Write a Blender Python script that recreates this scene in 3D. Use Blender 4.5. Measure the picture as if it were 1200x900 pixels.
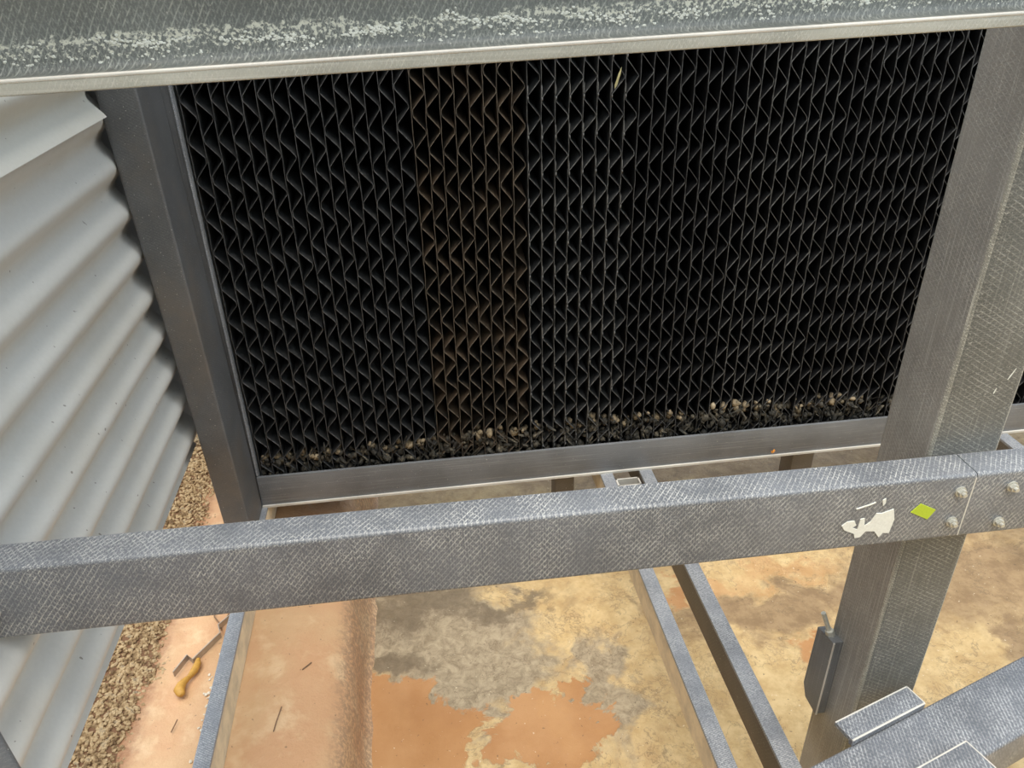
import bpy, math, random
from mathutils import Vector, Matrix, noise
random.seed(7)
scene = bpy.context.scene
for o in list(bpy.data.objects):
    bpy.data.objects.remove(o)
C = scene.collection

ZO = 1.05                      # eye height above the basin floor; shapes below are written relative to the eye

# ------------------------------------------------------------------ camera
cam_d = bpy.data.cameras.new('camera')
cam_d.sensor_width = 36.0
cam_d.lens = 36.0 * 902.0 / 1200.0
cam_d.clip_start = 0.01
cam = bpy.data.objects.new('camera', cam_d)
C.objects.link(cam)
PITCH, YAW, ROLL = math.radians(29.3755), math.radians(7.1082), math.radians(-1.4301)
fw = Vector((math.sin(YAW) * math.cos(PITCH), math.cos(YAW) * math.cos(PITCH), -math.sin(PITCH)))
rt = Vector((math.cos(YAW), -math.sin(YAW), 0))
up = rt.cross(fw)
rt2 = rt * math.cos(ROLL) + up * math.sin(ROLL)
up2 = -rt * math.sin(ROLL) + up * math.cos(ROLL)
m = Matrix((rt2, up2, -fw)).transposed().to_4x4()
m.translation = Vector((0, 0, ZO))
cam.matrix_world = m
scene.camera = cam

# ------------------------------------------------------------------ sky, sun, exposure
world = bpy.data.worlds.new('sky')
scene.world = world
world.use_nodes = True
wn = world.node_tree
wn.nodes.clear()
w_out = wn.nodes.new('ShaderNodeOutputWorld')
w_bg = wn.nodes.new('ShaderNodeBackground')
w_bg.inputs['Color'].default_value = (0.82, 0.915, 1.0, 1)
w_bg.inputs['Strength'].default_value = 1.45
wn.links.new(w_bg.outputs[0], w_out.inputs[0])

sun_d = bpy.data.lights.new('sun', 'SUN')
sun_d.energy = 2.9
sun_d.color = (1.0, 0.92, 0.80)
sun_d.angle = math.radians(40)
sun = bpy.data.objects.new('sun', sun_d)
C.objects.link(sun)
sun.rotation_euler = Vector((0.06, 0.20, -1.0)).to_track_quat('-Z', 'Y').to_euler()

vs = scene.view_settings
vs.view_transform = 'Standard'
vs.look = 'None'
vs.gamma = 1.0
vs.use_curve_mapping = False
vs.exposure = 0.32

# ------------------------------------------------------------------ material helpers
class NT:
    def __init__(s, name):
        s.m = bpy.data.materials.new(name)
        s.m.use_nodes = True
        s.t = s.m.node_tree
        s.t.nodes.clear()
        s.out = s.n('ShaderNodeOutputMaterial')
        s.b = s.n('ShaderNodeBsdfPrincipled')
        s.l(s.b.outputs[0], s.out.inputs[0])
    def n(s, k):
        return s.t.nodes.new(k)
    def l(s, a, b):
        s.t.links.new(a, b)
    def val(s, sock, v):
        if hasattr(v, 'is_output') or isinstance(v, bpy.types.NodeSocket):
            s.l(v, sock)
        elif isinstance(v, tuple) and len(v) == 3 and sock.type == 'RGBA':
            sock.default_value = (*v, 1)
        else:
            sock.default_value = v
    def math(s, op, a, b=0.0, c=None, clamp=False):
        q = s.n('ShaderNodeMath'); q.operation = op; q.use_clamp = clamp
        s.val(q.inputs[0], a); s.val(q.inputs[1], b)
        if c is not None: s.val(q.inputs[2], c)
        return q.outputs[0]
    def vmath(s, op, a, b=None, scale=None):
        q = s.n('ShaderNodeVectorMath'); q.operation = op
        s.val(q.inputs[0], a)
        if b is not None: s.val(q.inputs[1], b)
        if scale is not None: s.val(q.inputs['Scale'], scale)
        return q.outputs[1] if op in ('LENGTH', 'DISTANCE') else q.outputs[0]
    def mix(s, f, a, b, mode='MIX'):
        q = s.n('ShaderNodeMix'); q.data_type = 'RGBA'; q.blend_type = mode
        s.val(q.inputs[0], f); s.val(q.inputs[6], a); s.val(q.inputs[7], b)
        return q.outputs[2]
    def ramp(s, f, pts):
        q = s.n('ShaderNodeValToRGB'); e = q.color_ramp.elements
        while len(e) < len(pts): e.new(0.5)
        for el, (p, c) in zip(e, pts):
            el.position = p
            el.color = (c, c, c, 1) if not isinstance(c, tuple) else (*c, 1)
        s.l(f, q.inputs[0])
        return q.outputs[0]
    def step(s, v, lo, hi):
        q = s.n('ShaderNodeMapRange'); q.interpolation_type = 'SMOOTHSTEP'
        s.val(q.inputs[0], v); s.val(q.inputs[1], lo); s.val(q.inputs[2], hi)
        return q.outputs[0]
    def noise(s, vec, scale, detail=4, rough=0.55, dist=0.0, col=False):
        q = s.n('ShaderNodeTexNoise')
        if vec is not None: s.l(vec, q.inputs['Vector'])
        q.inputs['Scale'].default_value = scale
        q.inputs['Detail'].default_value = detail
        q.inputs['Roughness'].default_value = rough
        q.inputs['Distortion'].default_value = dist
        return q.outputs[1] if col else q.outputs[0]
    def pos(s):
        return s.n('ShaderNodeNewGeometry').outputs['Position']
    def uv(s):
        return s.n('ShaderNodeTexCoord').outputs['UV']
    def bump(s, h, strength=0.3, dist=0.002):
        q = s.n('ShaderNodeBump')
        q.inputs['Strength'].default_value = strength
        q.inputs['Distance'].default_value = dist
        s.l(h, q.inputs['Height'])
        s.l(q.outputs[0], s.b.inputs['Normal'])
    def fin(s, col=None, rough=0.6, spec=0.5, metal=0.0):
        if col is not None: s.val(s.b.inputs['Base Color'], col)
        s.val(s.b.inputs['Roughness'], rough)
        s.b.inputs['Specular IOR Level'].default_value = spec
        s.b.inputs['Metallic'].default_value = metal
        return s.m

def frp(name, base, thread, pitch=0.0062, amount=0.75, rough=0.45, warm=None, crust=False, streak=0.0, ang=0.62):
    """pultruded fibreglass: a crossing pattern of pale threads over a dark resin"""
    t = NT(name)
    uv = t.uv()
    wob = t.noise(uv, 60, 2, 0.5, col=True)
    wv = t.vmath('SCALE', t.vmath('SUBTRACT', wob, (0.5, 0.5, 0.5)), scale=0.0019)
    p = t.vmath('ADD', uv, wv)
    sx = t.n('ShaderNodeSeparateXYZ'); t.l(p, sx.inputs[0])
    u, v = sx.outputs[0], sx.outputs[1]
    def lines(c):
        f = t.math('FRACT', t.math('DIVIDE', c, pitch))
        d = t.math('ABSOLUTE', t.math('SUBTRACT', f, 0.5))
        return t.step(d, 0.33, 0.46)
    a = lines(t.math('ADD', t.math('MULTIPLY', u, 1.0), t.math('MULTIPLY', v, ang)))
    b = lines(t.math('SUBTRACT', t.math('MULTIPLY', u, 1.0), t.math('MULTIPLY', v, ang)))
    br = t.step(t.noise(uv, 300, 3, 0.6), 0.30, 0.62)
    br2 = t.step(t.noise(uv, 26, 4, 0.65), 0.30, 0.68)
    a = t.math('MULTIPLY', a, 0.55)
    dash = t.math('MULTIPLY', t.step(t.math('ABSOLUTE', t.math('SUBTRACT', t.math('FRACT', t.math('DIVIDE', u, pitch * 0.42)), 0.5)), 0.2, 0.45), 0.42)
    w = t.math('MULTIPLY', t.math('MAXIMUM', t.math('MAXIMUM', a, b), dash), t.math('MULTIPLY', br, t.math('ADD', 0.25, t.math('MULTIPLY', br2, 0.75))))
    fine = t.noise(uv, 900, 2, 0.7)
    w = t.math('ADD', t.math('MULTIPLY', w, amount), t.math('MULTIPLY', t.step(fine, 0.5, 0.8), 0.30), clamp=True)
    big = t.noise(t.pos(), 9, 4, 0.6)
    base_c = t.mix(t.step(big, 0.3, 0.7), base, tuple(c * 1.45 for c in base))
    if streak:
        st = t.n('ShaderNodeMapping'); t.l(uv, st.inputs[0]); st.inputs['Scale'].default_value = (6, 420, 1)
        sn = t.noise(st.outputs[0], 1.0, 4, 0.7)
        base_c = t.mix(t.math('MULTIPLY', t.step(sn, 0.5, 0.75), streak), base_c, thread)
    col = t.mix(w, base_c, thread)
    if warm is not None:
        col = t.mix(t.math('MULTIPLY', t.step(t.noise(t.pos(), 5, 5, 0.7), 0.45, 0.72), 0.65), col, warm)
    # pale specks
    sp = t.step(t.noise(uv, 420, 1, 0.4), 0.735, 0.77)
    col = t.mix(t.math('MULTIPLY', sp, 0.7), col, (0.62, 0.6, 0.55))
    if crust:
        # lime run-off left along the foot of the web: v is the distance up the web
        pz = t.n('ShaderNodeSeparateXYZ'); t.l(t.uv(), pz.inputs[0])
        vv = pz.outputs[1]
        nn = t.math('ADD', t.math('MULTIPLY', t.noise(uv, 14, 5, 0.6), 0.018), t.math('MULTIPLY', t.noise(uv, 120, 3, 0.7), 0.018))
        band = t.math('MULTIPLY', t.step(t.math('ADD', vv, nn), 0.010 + 0.018, 0.013 + 0.020),
                      t.math('SUBTRACT', 1.0, t.step(t.math('SUBTRACT', vv, nn), 0.0265 - 0.018, 0.0295 - 0.018)))
        dots = t.step(t.math('ADD', t.noise(uv, 330, 3, 0.65), t.math('MULTIPLY', t.math('SUBTRACT', vv, 0.020), 9.0)), 0.52, 0.62)
        col = t.mix(t.math('MULTIPLY', t.math('MULTIPLY', band, dots), 0.9), col, (0.80, 0.78, 0.66))
        rust = t.math('MULTIPLY', t.math('SUBTRACT', 1.0, t.step(vv, 0.003, 0.012)), t.step(t.noise(uv, 40, 4, 0.7), 0.5, 0.7))
        col = t.mix(t.math('MULTIPLY', rust, 0.5), col, (0.36, 0.23, 0.14))
    t.bump(w, 0.35, 0.0008)
    return t.fin(col, rough, 0.5)

M = {}
M['frp_beam'] = frp('frp_beam', (0.108, 0.116, 0.132), (0.62, 0.61, 0.58), 0.0054, 1.0, 0.33, ang=0.80)
M['frp_column'] = frp('frp_column', (0.095, 0.096, 0.090), (0.48, 0.465, 0.41), 0.0055, 0.75, 0.40, streak=0.4)
M['frp_pale'] = frp('frp_pale', (0.21, 0.20, 0.185), (0.60, 0.58, 0.53), 0.0050, 0.6, 0.40, streak=0.7)
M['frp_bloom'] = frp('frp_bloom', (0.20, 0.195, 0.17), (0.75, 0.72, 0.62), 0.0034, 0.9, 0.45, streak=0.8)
M['frp_dark'] = frp('frp_dark', (0.072, 0.075, 0.079), (0.24, 0.235, 0.225), 0.004, 0.4, 0.45, warm=(0.15, 0.125, 0.10))
M['frp_bar'] = frp('frp_bar', (0.115, 0.120, 0.128), (0.32, 0.32, 0.315), 0.004, 0.25, 0.36, streak=0.7)
M['frp_rail'] = frp('frp_rail', (0.14, 0.150, 0.170), (0.60, 0.60, 0.60), 0.0032, 1.0, 0.4)
M['frp_top'] = frp('frp_top', (0.14, 0.147, 0.138), (0.56, 0.56, 0.50), 0.0050, 0.8, 0.4, crust=True)
M['frp_edge'] = frp('frp_edge', (0.46, 0.45, 0.41), (0.76, 0.66, 0.60), 0.003, 0.5, 0.35, streak=0.8)
M['frp_tip'] = frp('frp_tip', (0.33, 0.325, 0.285), (0.68, 0.66, 0.60), 0.0034, 0.6, 0.25, streak=0.5)
M['frp_brace'] = frp('frp_brace', (0.080, 0.088, 0.105), (0.64, 0.65, 0.66), 0.0048, 0.85, 0.42)
M['frp_brown'] = frp('frp_brown', (0.10, 0.085, 0.07), (0.24, 0.21, 0.18), 0.005, 0.4, 0.55)

def floor_lit_side():
    t = NT('floor_lit_rail_side')
    n1 = t.noise(t.pos(), 25, 5, 0.65)
    c = t.mix(t.step(n1, 0.35, 0.7), (0.78, 0.65, 0.45), (0.56, 0.47, 0.34))  # warm light bounced off the floor is painted into this colour
    return t.fin(c, 0.8, 0.2)
M['floor_lit'] = floor_lit_side()

def sheet_metal(name, c1, c2):
    t = NT(name)
    n1 = t.noise(t.pos(), 220, 3, 0.6)
    n2 = t.noise(t.pos(), 7, 4, 0.6)
    c = t.mix(t.math('MULTIPLY', n1, 0.5), c1, c2)
    c = t.mix(t.math('MULTIPLY', t.step(n2, 0.45, 0.75), 0.25), c, (0.44, 0.40, 0.32))
    dots = t.step(t.noise(t.pos(), 150, 1, 0.3), 0.785, 0.80)
    c = t.mix(t.math('MULTIPLY', dots, 0.7), c, (0.14, 0.12, 0.10))
    return t.fin(c, t.math('ADD', 0.36, t.math('MULTIPLY', n2, 0.2)), 0.5, 0.15)
M['sheet'] = sheet_metal('galvanised_sheet', (0.56, 0.55, 0.52), (0.70, 0.69, 0.65))
M['sheet2'] = sheet_metal('galvanised_sheet_upper', (0.54, 0.535, 0.49), (0.68, 0.67, 0.62))

def pvc(name, base, dust, amt, stain=None, stain_amt=0.0):
    t = NT(name)
    n1 = t.noise(t.pos(), 45, 5, 0.65)
    n2 = t.noise(t.pos(), 400, 2, 0.5)
    c = t.mix(t.math('MULTIPLY', t.step(n1, 0.45, 0.75), amt), base, dust)
    c = t.mix(t.math('MULTIPLY', t.step(n2, 0.6, 0.8), amt), c, dust)
    if stain:
        c = t.mix(t.math('MULTIPLY', t.step(t.noise(t.pos(), 16, 4, 0.6), 0.42, 0.62), stain_amt), c, stain)
    return t.fin(c, 0.45, 0.4)
M['pvc'] = pvc('black_pvc_hazed', (0.024, 0.025, 0.026), (0.10, 0.10, 0.097), 0.5)  # left-hand packs: lens haze lightened into the plastic's colour
M['pvc_deep'] = pvc('black_pvc_plain', (0.009, 0.009, 0.010), (0.05, 0.05, 0.048), 0.35)  # darker copy for the right-hand packs, without the painted haze
M['pvc_brown'] = pvc('black_pvc_stained', (0.014, 0.013, 0.012), (0.085, 0.070, 0.052), 0.6, (0.13, 0.09, 0.058), 0.65)
def edge(name, a, b):
    t = NT(name)
    n1 = t.noise(t.pos(), 120, 4, 0.7)
    return t.fin(t.mix(t.step(n1, 0.35, 0.7), a, b), 0.5, 0.4)
M['pvc_edge'] = edge('scaled_edge', (0.03, 0.03, 0.03), (0.11, 0.11, 0.11))
M['pvc_edge_brown'] = edge('scaled_edge_brown', (0.05, 0.042, 0.034), (0.16, 0.13, 0.098))
M['pvc_edge_white'] = edge('scaled_edge_white', (0.04, 0.04, 0.04), (0.15, 0.15, 0.145))

def simple(name, col, rough=0.6, var=0.25, scale=80, metal=0.0):
    t = NT(name)
    n1 = t.noise(t.pos(), scale, 4, 0.65)
    c = t.mix(n1, tuple(x * (1 - var) for x in col), tuple(min(1, x * (1 + var)) for x in col))
    return t.fin(c, rough, 0.5, metal)
M['hedge'] = simple('hedge_green', (0.075, 0.085, 0.03), 0.8, 0.6, 40)
M['glue'] = simple('glue_dot', (0.16, 0.16, 0.155), 0.5)
M['bolt'] = simple('galvanised_bolt', (0.55, 0.54, 0.48), 0.4, 0.3, 300, 0.35)
M['white_scrape'] = simple('white_paint', (0.88, 0.86, 0.76), 0.8, 0.2, 400)
M['sticker'] = simple('green_sticker', (0.50, 0.62, 0.035), 0.6, 0.15, 600)
M['leaf_yellow'] = simple('yellow_pod', (0.50, 0.27, 0.05), 0.6, 0.4, 150)
M['leaf_orange'] = simple('orange_leaf', (0.75, 0.30, 0.05), 0.6, 0.3, 200)
M['leaf_green'] = simple('straw', (0.42, 0.38, 0.19), 0.7, 0.3, 200)
M['twig'] = simple('twig', (0.20, 0.12, 0.07), 0.8, 0.4, 200)
M['steel'] = simple('bent_steel', (0.42, 0.36, 0.30), 0.45, 0.3, 90, 0.4)
M['scrap'] = simple('grit', (0.66, 0.60, 0.50), 0.8, 0.4, 60)

def concrete_floor():
    t = NT('basin_concrete')
    P = t.pos()
    wob = t.noise(P, 11, 6, 0.62, 0.4, col=True)
    wob2 = t.noise(P, 45, 4, 0.6, col=True)
    Q = t.vmath('ADD', P, t.vmath('SCALE', t.vmath('SUBTRACT', wob, (0.5, 0.5, 0.5)), scale=0.26))
    Q = t.vmath('ADD', Q, t.vmath('SCALE', t.vmath('SUBTRACT', wob2, (0.5, 0.5, 0.5)), scale=0.05))
    sx = t.n('ShaderNodeSeparateXYZ'); t.l(Q, sx.inputs[0])
    x, y = sx.outputs[0], sx.outputs[1]
    def blob(cx, cy, rx, ry, soft=0.15):
        dx = t.math('DIVIDE', t.math('SUBTRACT', x, cx), rx)
        dy = t.math('DIVIDE', t.math('SUBTRACT', y, cy), ry)
        d = t.math('SQRT', t.math('ADD', t.math('MULTIPLY', dx, dx), t.math('MULTIPLY', dy, dy)))
        return t.math('SUBTRACT', 1.0, t.step(d, 1.0 - soft, 1.0 + soft))
    def mx(*a):
        r = a[0]
        for b in a[1:]: r = t.math('MAXIMUM', r, b)
        return r
    n1 = t.noise(P, 5, 6, 0.7)
    n2 = t.noise(P, 30, 5, 0.7)
    tan = t.mix(t.step(n2, 0.32, 0.68), (0.52, 0.355, 0.165), (0.68, 0.51, 0.27))
    tan = t.mix(t.math('MULTIPLY', t.step(n1, 0.42, 0.7), 0.5), tan, (0.40, 0.265, 0.135))
    # cracked crust: thin darker veins
    vo = t.n('ShaderNodeTexVoronoi'); vo.feature = 'DISTANCE_TO_EDGE'; vo.inputs['Scale'].default_value = 34
    t.l(Q, vo.inputs['Vector'])
    vein = t.math('MULTIPLY', t.math('SUBTRACT', 1.0, t.step(vo.outputs['Distance'], 0.0, 0.09)), t.step(t.noise(P, 9, 3, 0.6), 0.42, 0.62))
    tan = t.mix(t.math('MULTIPLY', vein, 0.45), tan, (0.22, 0.145, 0.085))
    # brown sediment
    brown = mx(blob(0.60, 0.945, 0.24, 0.055, 0.4), blob(1.05, 0.98, 0.30, 0.12, 0.4), blob(0.75, 1.42, 0.8, 0.10, 0.5), blob(0.98, 0.80, 0.05, 0.10, 0.4))
    bcol = t.mix(t.step(n2, 0.35, 0.65), (0.21, 0.135, 0.075), (0.32, 0.215, 0.12))
    col = t.mix(t.math('MULTIPLY', brown, 0.85), tan, bcol)
    # grey silt
    grey = mx(blob(-0.02, 0.99, 0.17, 0.105, 0.22), blob(0.03, 0.87, 0.13, 0.085, 0.25), blob(0.10, 0.80, 0.035, 0.10, 0.25), blob(0.24, 0.82, 0.05, 0.11, 0.35), blob(-0.04, 1.12, 0.13, 0.07, 0.5))
    gn = t.noise(P, 55, 7, 0.8, 0.6)
    gcol = t.mix(t.step(gn, 0.35, 0.65), (0.235, 0.185, 0.125), (0.44, 0.36, 0.25))
    # bare orange coating
    orange = mx(blob(-0.075, 0.77, 0.105, 0.115, 0.06), blob(0.150, 0.760, 0.085, 0.075, 0.06), t.math('MULTIPLY', blob(0.64, 1.035, 0.10, 0.030, 0.5), 0.55), t.math('MULTIPLY', blob(0.50, 1.02, 0.05, 0.028, 0.5), 0.6),
                blob(0.63, 0.835, 0.04, 0.035, 0.3), blob(0.42, 1.02, 0.03, 0.04, 0.3))
    on = t.noise(P, 7, 4, 0.6)
    ocol = t.mix(t.step(on, 0.35, 0.65), (0.43, 0.205, 0.078), (0.52, 0.275, 0.12))
    col = t.mix(t.math('MULTIPLY', grey, 0.92), col, gcol)
    dk = mx(blob(-0.05, 1.07, 0.12, 0.055, 0.5), blob(0.10, 1.02, 0.10, 0.022, 0.5), blob(-0.10, 0.93, 0.045, 0.035, 0.5))
    col = t.mix(t.math('MULTIPLY', dk, 0.75), col, t.mix(gn, (0.10, 0.075, 0.05), (0.22, 0.165, 0.105)))
    lines = t.math('SUBTRACT', 1.0, t.step(t.math('ABSOLUTE', t.math('SUBTRACT', t.noise(Q, 6, 3, 0.5), 0.5)), 0.0, 0.012))
    col = t.mix(t.math('MULTIPLY', lines, 0.45), col, (0.16, 0.115, 0.07))
    col = t.mix(t.math('MULTIPLY', orange, 0.93), col, ocol)
    specks = t.step(t.noise(P, 140, 2, 0.5), 0.70, 0.74)
    col = t.mix(t.math('MULTIPLY', specks, 0.6), col, (0.12, 0.085, 0.055))
    pale = t.step(t.noise(t.vmath('ADD', P, (5.0, 3.0, 1.0)), 170, 2, 0.5), 0.72, 0.75)
    col = t.mix(t.math('MULTIPLY', pale, 0.6), col, (0.78, 0.68, 0.50))
    t.bump(t.math('ADD', t.math('MULTIPLY', n2, 1.0), t.math('ADD', t.math('MULTIPLY', gn, 0.5), t.math('MULTIPLY', orange, -0.6))), 0.45, 0.004)
    return t.fin(col, 0.62, 0.35)
M['floor'] = concrete_floor()

def curb_mat():
    t = NT('painted_curb')
    P = t.pos()
    n1 = t.noise(P, 8, 5, 0.6); n2 = t.noise(P, 70, 5, 0.7); n3 = t.noise(P, 160, 3, 0.7)
    c = t.mix(t.step(n1, 0.35, 0.65), (0.58, 0.37, 0.205), (0.55, 0.315, 0.17))
    c = t.mix(t.math('MULTIPLY', t.step(t.noise(P, 13, 4, 0.65), 0.5, 0.66), 0.6), c, (0.70, 0.51, 0.31))
    sx = t.n('ShaderNodeSeparateXYZ'); t.l(P, sx.inputs[0])
    # the worn, pitted flank of the curb
    worn = t.math('MULTIPLY', t.step(t.math('ADD', sx.outputs[0], t.math('MULTIPLY', n2, 0.03)), -0.165, -0.14), t.step(n3, 0.36, 0.6))
    c = t.mix(t.math('MULTIPLY', worn, 0.75), c, (0.26, 0.165, 0.105))
    # reddish soil washed down against the bank
    red = t.math('SUBTRACT', 1.0, t.step(t.math('ADD', sx.outputs[0], t.math('MULTIPLY', n2, 0.035)), -0.430, -0.402))
    c = t.mix(t.math('MULTIPLY', red, 0.9), c, t.mix(t.step(n3, 0.3, 0.7), (0.28, 0.125, 0.06), (0.42, 0.225, 0.12)))
    sp = t.step(t.noise(P, 120, 2, 0.5), 0.71, 0.75)
    c = t.mix(t.math('MULTIPLY', sp, 0.6), c, (0.16, 0.10, 0.06))
    t.bump(t.math('ADD', n2, t.math('MULTIPLY', t.noise(P, 22, 4, 0.6), 2.0)), 0.5, 0.004)
    return t.fin(c, 0.5, 0.4)
M['curb'] = curb_mat()

def gravel_mat():
    t = NT('pebble')
    n1 = t.noise(t.pos(), 95, 2, 0.5)
    c = t.ramp(n1, [(0.30, (0.15, 0.09, 0.045)), (0.45, (0.32, 0.215, 0.11)), (0.58, (0.48, 0.35, 0.20)), (0.72, (0.26, 0.20, 0.13))])
    return t.fin(c, 0.7, 0.3)
M['gravel'] = gravel_mat()
M['soil'] = simple('bank_soil', (0.20, 0.105, 0.055), 0.9, 0.4, 70)
def mud_mat(name, pts):
    t = NT(name)
    n1 = t.noise(t.pos(), 60, 4, 0.7)
    c = t.ramp(n1, pts)
    t.bump(t.noise(t.pos(), 300, 3, 0.7), 0.5, 0.002)
    return t.fin(c, 0.8, 0.3)
M['mud'] = mud_mat('dried_mud', [(0.30, (0.012, 0.012, 0.012)), (0.46, (0.035, 0.033, 0.028)), (0.58, (0.08, 0.070, 0.052)), (0.70, (0.22, 0.185, 0.13))])
M['mud_pale'] = mud_mat('pale_mud', [(0.30, (0.05, 0.042, 0.03)), (0.44, (0.16, 0.128, 0.084)), (0.55, (0.28, 0.22, 0.14)), (0.68, (0.42, 0.34, 0.23))])

# ------------------------------------------------------------------ mesh helpers (vertices given relative to the eye)
def link(name, verts, faces, mats, parent=None, axis=(1, 0, 0), mi=None, smooth=None, loc=None, uvs=None):
    verts = [Vector(v) + Vector((0, 0, ZO)) for v in verts]
    if parent is not None:
        base = Vector(parent['origin'])
    elif loc is not None:
        base = Vector(loc) + Vector((0, 0, ZO))
    else:
        n = len(verts)
        base = Vector((sum(v.x for v in verts) / n, sum(v.y for v in verts) / n, min(v.z for v in verts)))
    me = bpy.data.meshes.new(name)
    me.from_pydata([v - base for v in verts], [], faces)
    for mt in (mats if isinstance(mats, (list, tuple)) else [mats]):
        me.materials.append(mt)
    if mi is not None:
        me.polygons.foreach_set('material_index', mi)
    a = Vector(axis).normalized()
    uvl = me.uv_layers.new(name='UVMap')
    if uvs is not None:
        for l in me.loops:
            uvl.data[l.index].uv = uvs[l.vertex_index]
    else:
        for p in me.polygons:
            n = p.normal
            t = n.cross(a)
            if t.length < 0.3:
                aa = Vector((0, 0, 1)) if abs(n.z) < 0.8 else Vector((1, 0, 0))
                t = n.cross(aa)
                aa = t.cross(n)
            else:
                aa = a
            t.normalize()
            for li in p.loop_indices:
                v = me.vertices[me.loops[li].vertex_index].co + base
                uvl.data[li].uv = (v.dot(aa), v.dot(t))
    if smooth is not None:
        me.polygons.foreach_set('use_smooth', [True] * len(me.polygons))
        me.set_sharp_from_angle(angle=math.radians(smooth))
    me.update()
    o = bpy.data.objects.new(name, me)
    C.objects.link(o)
    if parent is not None:
        o.parent = parent
        po = Vector(parent['origin'])
        o.location = (0, 0, 0)
        o['origin'] = tuple(po)
    else:
        o.location = base
        o['origin'] = tuple(base)
    return o

def empty(name, loc):
    o = bpy.data.objects.new(name, None)
    C.objects.link(o)
    b = Vector(loc) + Vector((0, 0, ZO))
    o.location = b
    o.empty_display_size = 0.05
    o['origin'] = tuple(b)
    return o

def tag(o, label, cat, group=None, kind='thing'):
    if label: o['label'] = label
    if cat: o['category'] = cat
    if group: o['group'] = group
    if kind: o['kind'] = kind
    return o

def fillet(poly, radii, seg=4):
    out = []
    n = len(poly)
    for i, p in enumerate(poly):
        r = radii[i] if isinstance(radii, (list, tuple)) else radii
        p = Vector(p); a = Vector(poly[i - 1]); b = Vector(poly[(i + 1) % n])
        if r <= 0:
            out.append(p); continue
        da = (a - p).normalized(); db = (b - p).normalized()
        ang = da.angle(db)
        d = min(r / math.tan(ang / 2), 0.49 * (a - p).length, 0.49 * (b - p).length)
        p0, p1 = p + da * d, p + db * d
        for k in range(seg + 1):
            s = k / seg
            q = p0 * (1 - s) ** 2 + p * 2 * s * (1 - s) + p1 * s * s
            out.append(q)
    return out

def sweep(profile, P0, P1, S, T):
    """extrude a closed 2-D profile (s,t) from P0 to P1"""
    P0, P1, S, T = map(Vector, (P0, P1, S, T))
    n = len(profile)
    verts = [P0 + S * s + T * t for s, t in profile] + [P1 + S * s + T * t for s, t in profile]
    faces = [(i, (i + 1) % n, n + (i + 1) % n, n + i) for i in range(n)]
    faces += [tuple(range(n - 1, -1, -1)), tuple(range(n, 2 * n))]
    area = sum(profile[i][0] * profile[(i + 1) % n][1] - profile[(i + 1) % n][0] * profile[i][1] for i in range(n))
    if ((P1 - P0).dot(S.cross(T)) > 0) != (area > 0):
        faces = [tuple(reversed(f)) for f in faces]
    # profile ccw with S x T along the sweep needs the flip tested above
    return verts, faces

def box(x0, x1, y0, y1, z0, z1):
    v = [(x, y, z) for z in (z0, z1) for y in (y0, y1) for x in (x0, x1)]
    f = [(0, 2, 3, 1), (4, 5, 7, 6), (0, 1, 5, 4), (2, 6, 7, 3), (0, 4, 6, 2), (1, 3, 7, 5)]
    return v, f

def rbox_profile(w, h, r, seg=3):
    return fillet([(0, 0), (w, 0), (w, h), (0, h)], r, seg)

def tube_profile_c(w, h, th, r):
    """C section: web on s=0 side facing -s, flanges towards +s"""
    return fillet([(0, 0), (w, 0), (w, th), (th, th), (th, h - th), (w, h - th), (w, h), (0, h)],
                  [r, 0.0008, 0.0008, r * 0.6, r * 0.6, 0.0008, 0.0008, r], 4)

def prism(P0, P1, r, n=10, up_=None):
    P0, P1 = Vector(P0), Vector(P1)
    d = (P1 - P0).normalized()
    s = d.orthogonal().normalized(); t = d.cross(s)
    prof = [(r * math.cos(2 * math.pi * k / n), r * math.sin(2 * math.pi * k / n)) for k in range(n)]
    return sweep(prof, P0, P1, s, t)

def merge(*parts):
    V, F = [], []
    for v, f in parts:
        k = len(V)
        V += list(v); F += [tuple(i + k for i in q) for q in f]
    return V, F

def lump(c, sx, sy, sz, rot=None, jit=0.25):
    """a 20-triangle irregular lump"""
    g = (1 + 5 ** 0.5) / 2
    V0 = [(-1, g, 0), (1, g, 0), (-1, -g, 0), (1, -g, 0), (0, -1, g), (0, 1, g), (0, -1, -g), (0, 1, -g), (g, 0, -1), (g, 0, 1), (-g, 0, -1), (-g, 0, 1)]
    F0 = [(0, 11, 5), (0, 5, 1), (0, 1, 7), (0, 7, 10), (0, 10, 11), (1, 5, 9), (5, 11, 4), (11, 10, 2), (10, 7, 6), (7, 1, 8), (3, 9, 4), (3, 4, 2), (3, 2, 6), (3, 6, 8), (3, 8, 9), (4, 9, 5), (2, 4, 11), (6, 2, 10), (8, 6, 7), (9, 8, 1)]
    R = rot or Matrix.Rotation(random.uniform(0, 6.28), 3, 'Z') @ Matrix.Rotation(random.uniform(-.5, .5), 3, 'X')
    V = []
    for v in V0:
        q = Vector(v).normalized() * (1 + random.uniform(-jit, jit))
        q = R @ Vector((q.x * sx, q.y * sy, q.z * sz))
        V.append(Vector(c) + q)
    return V, F0

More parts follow.
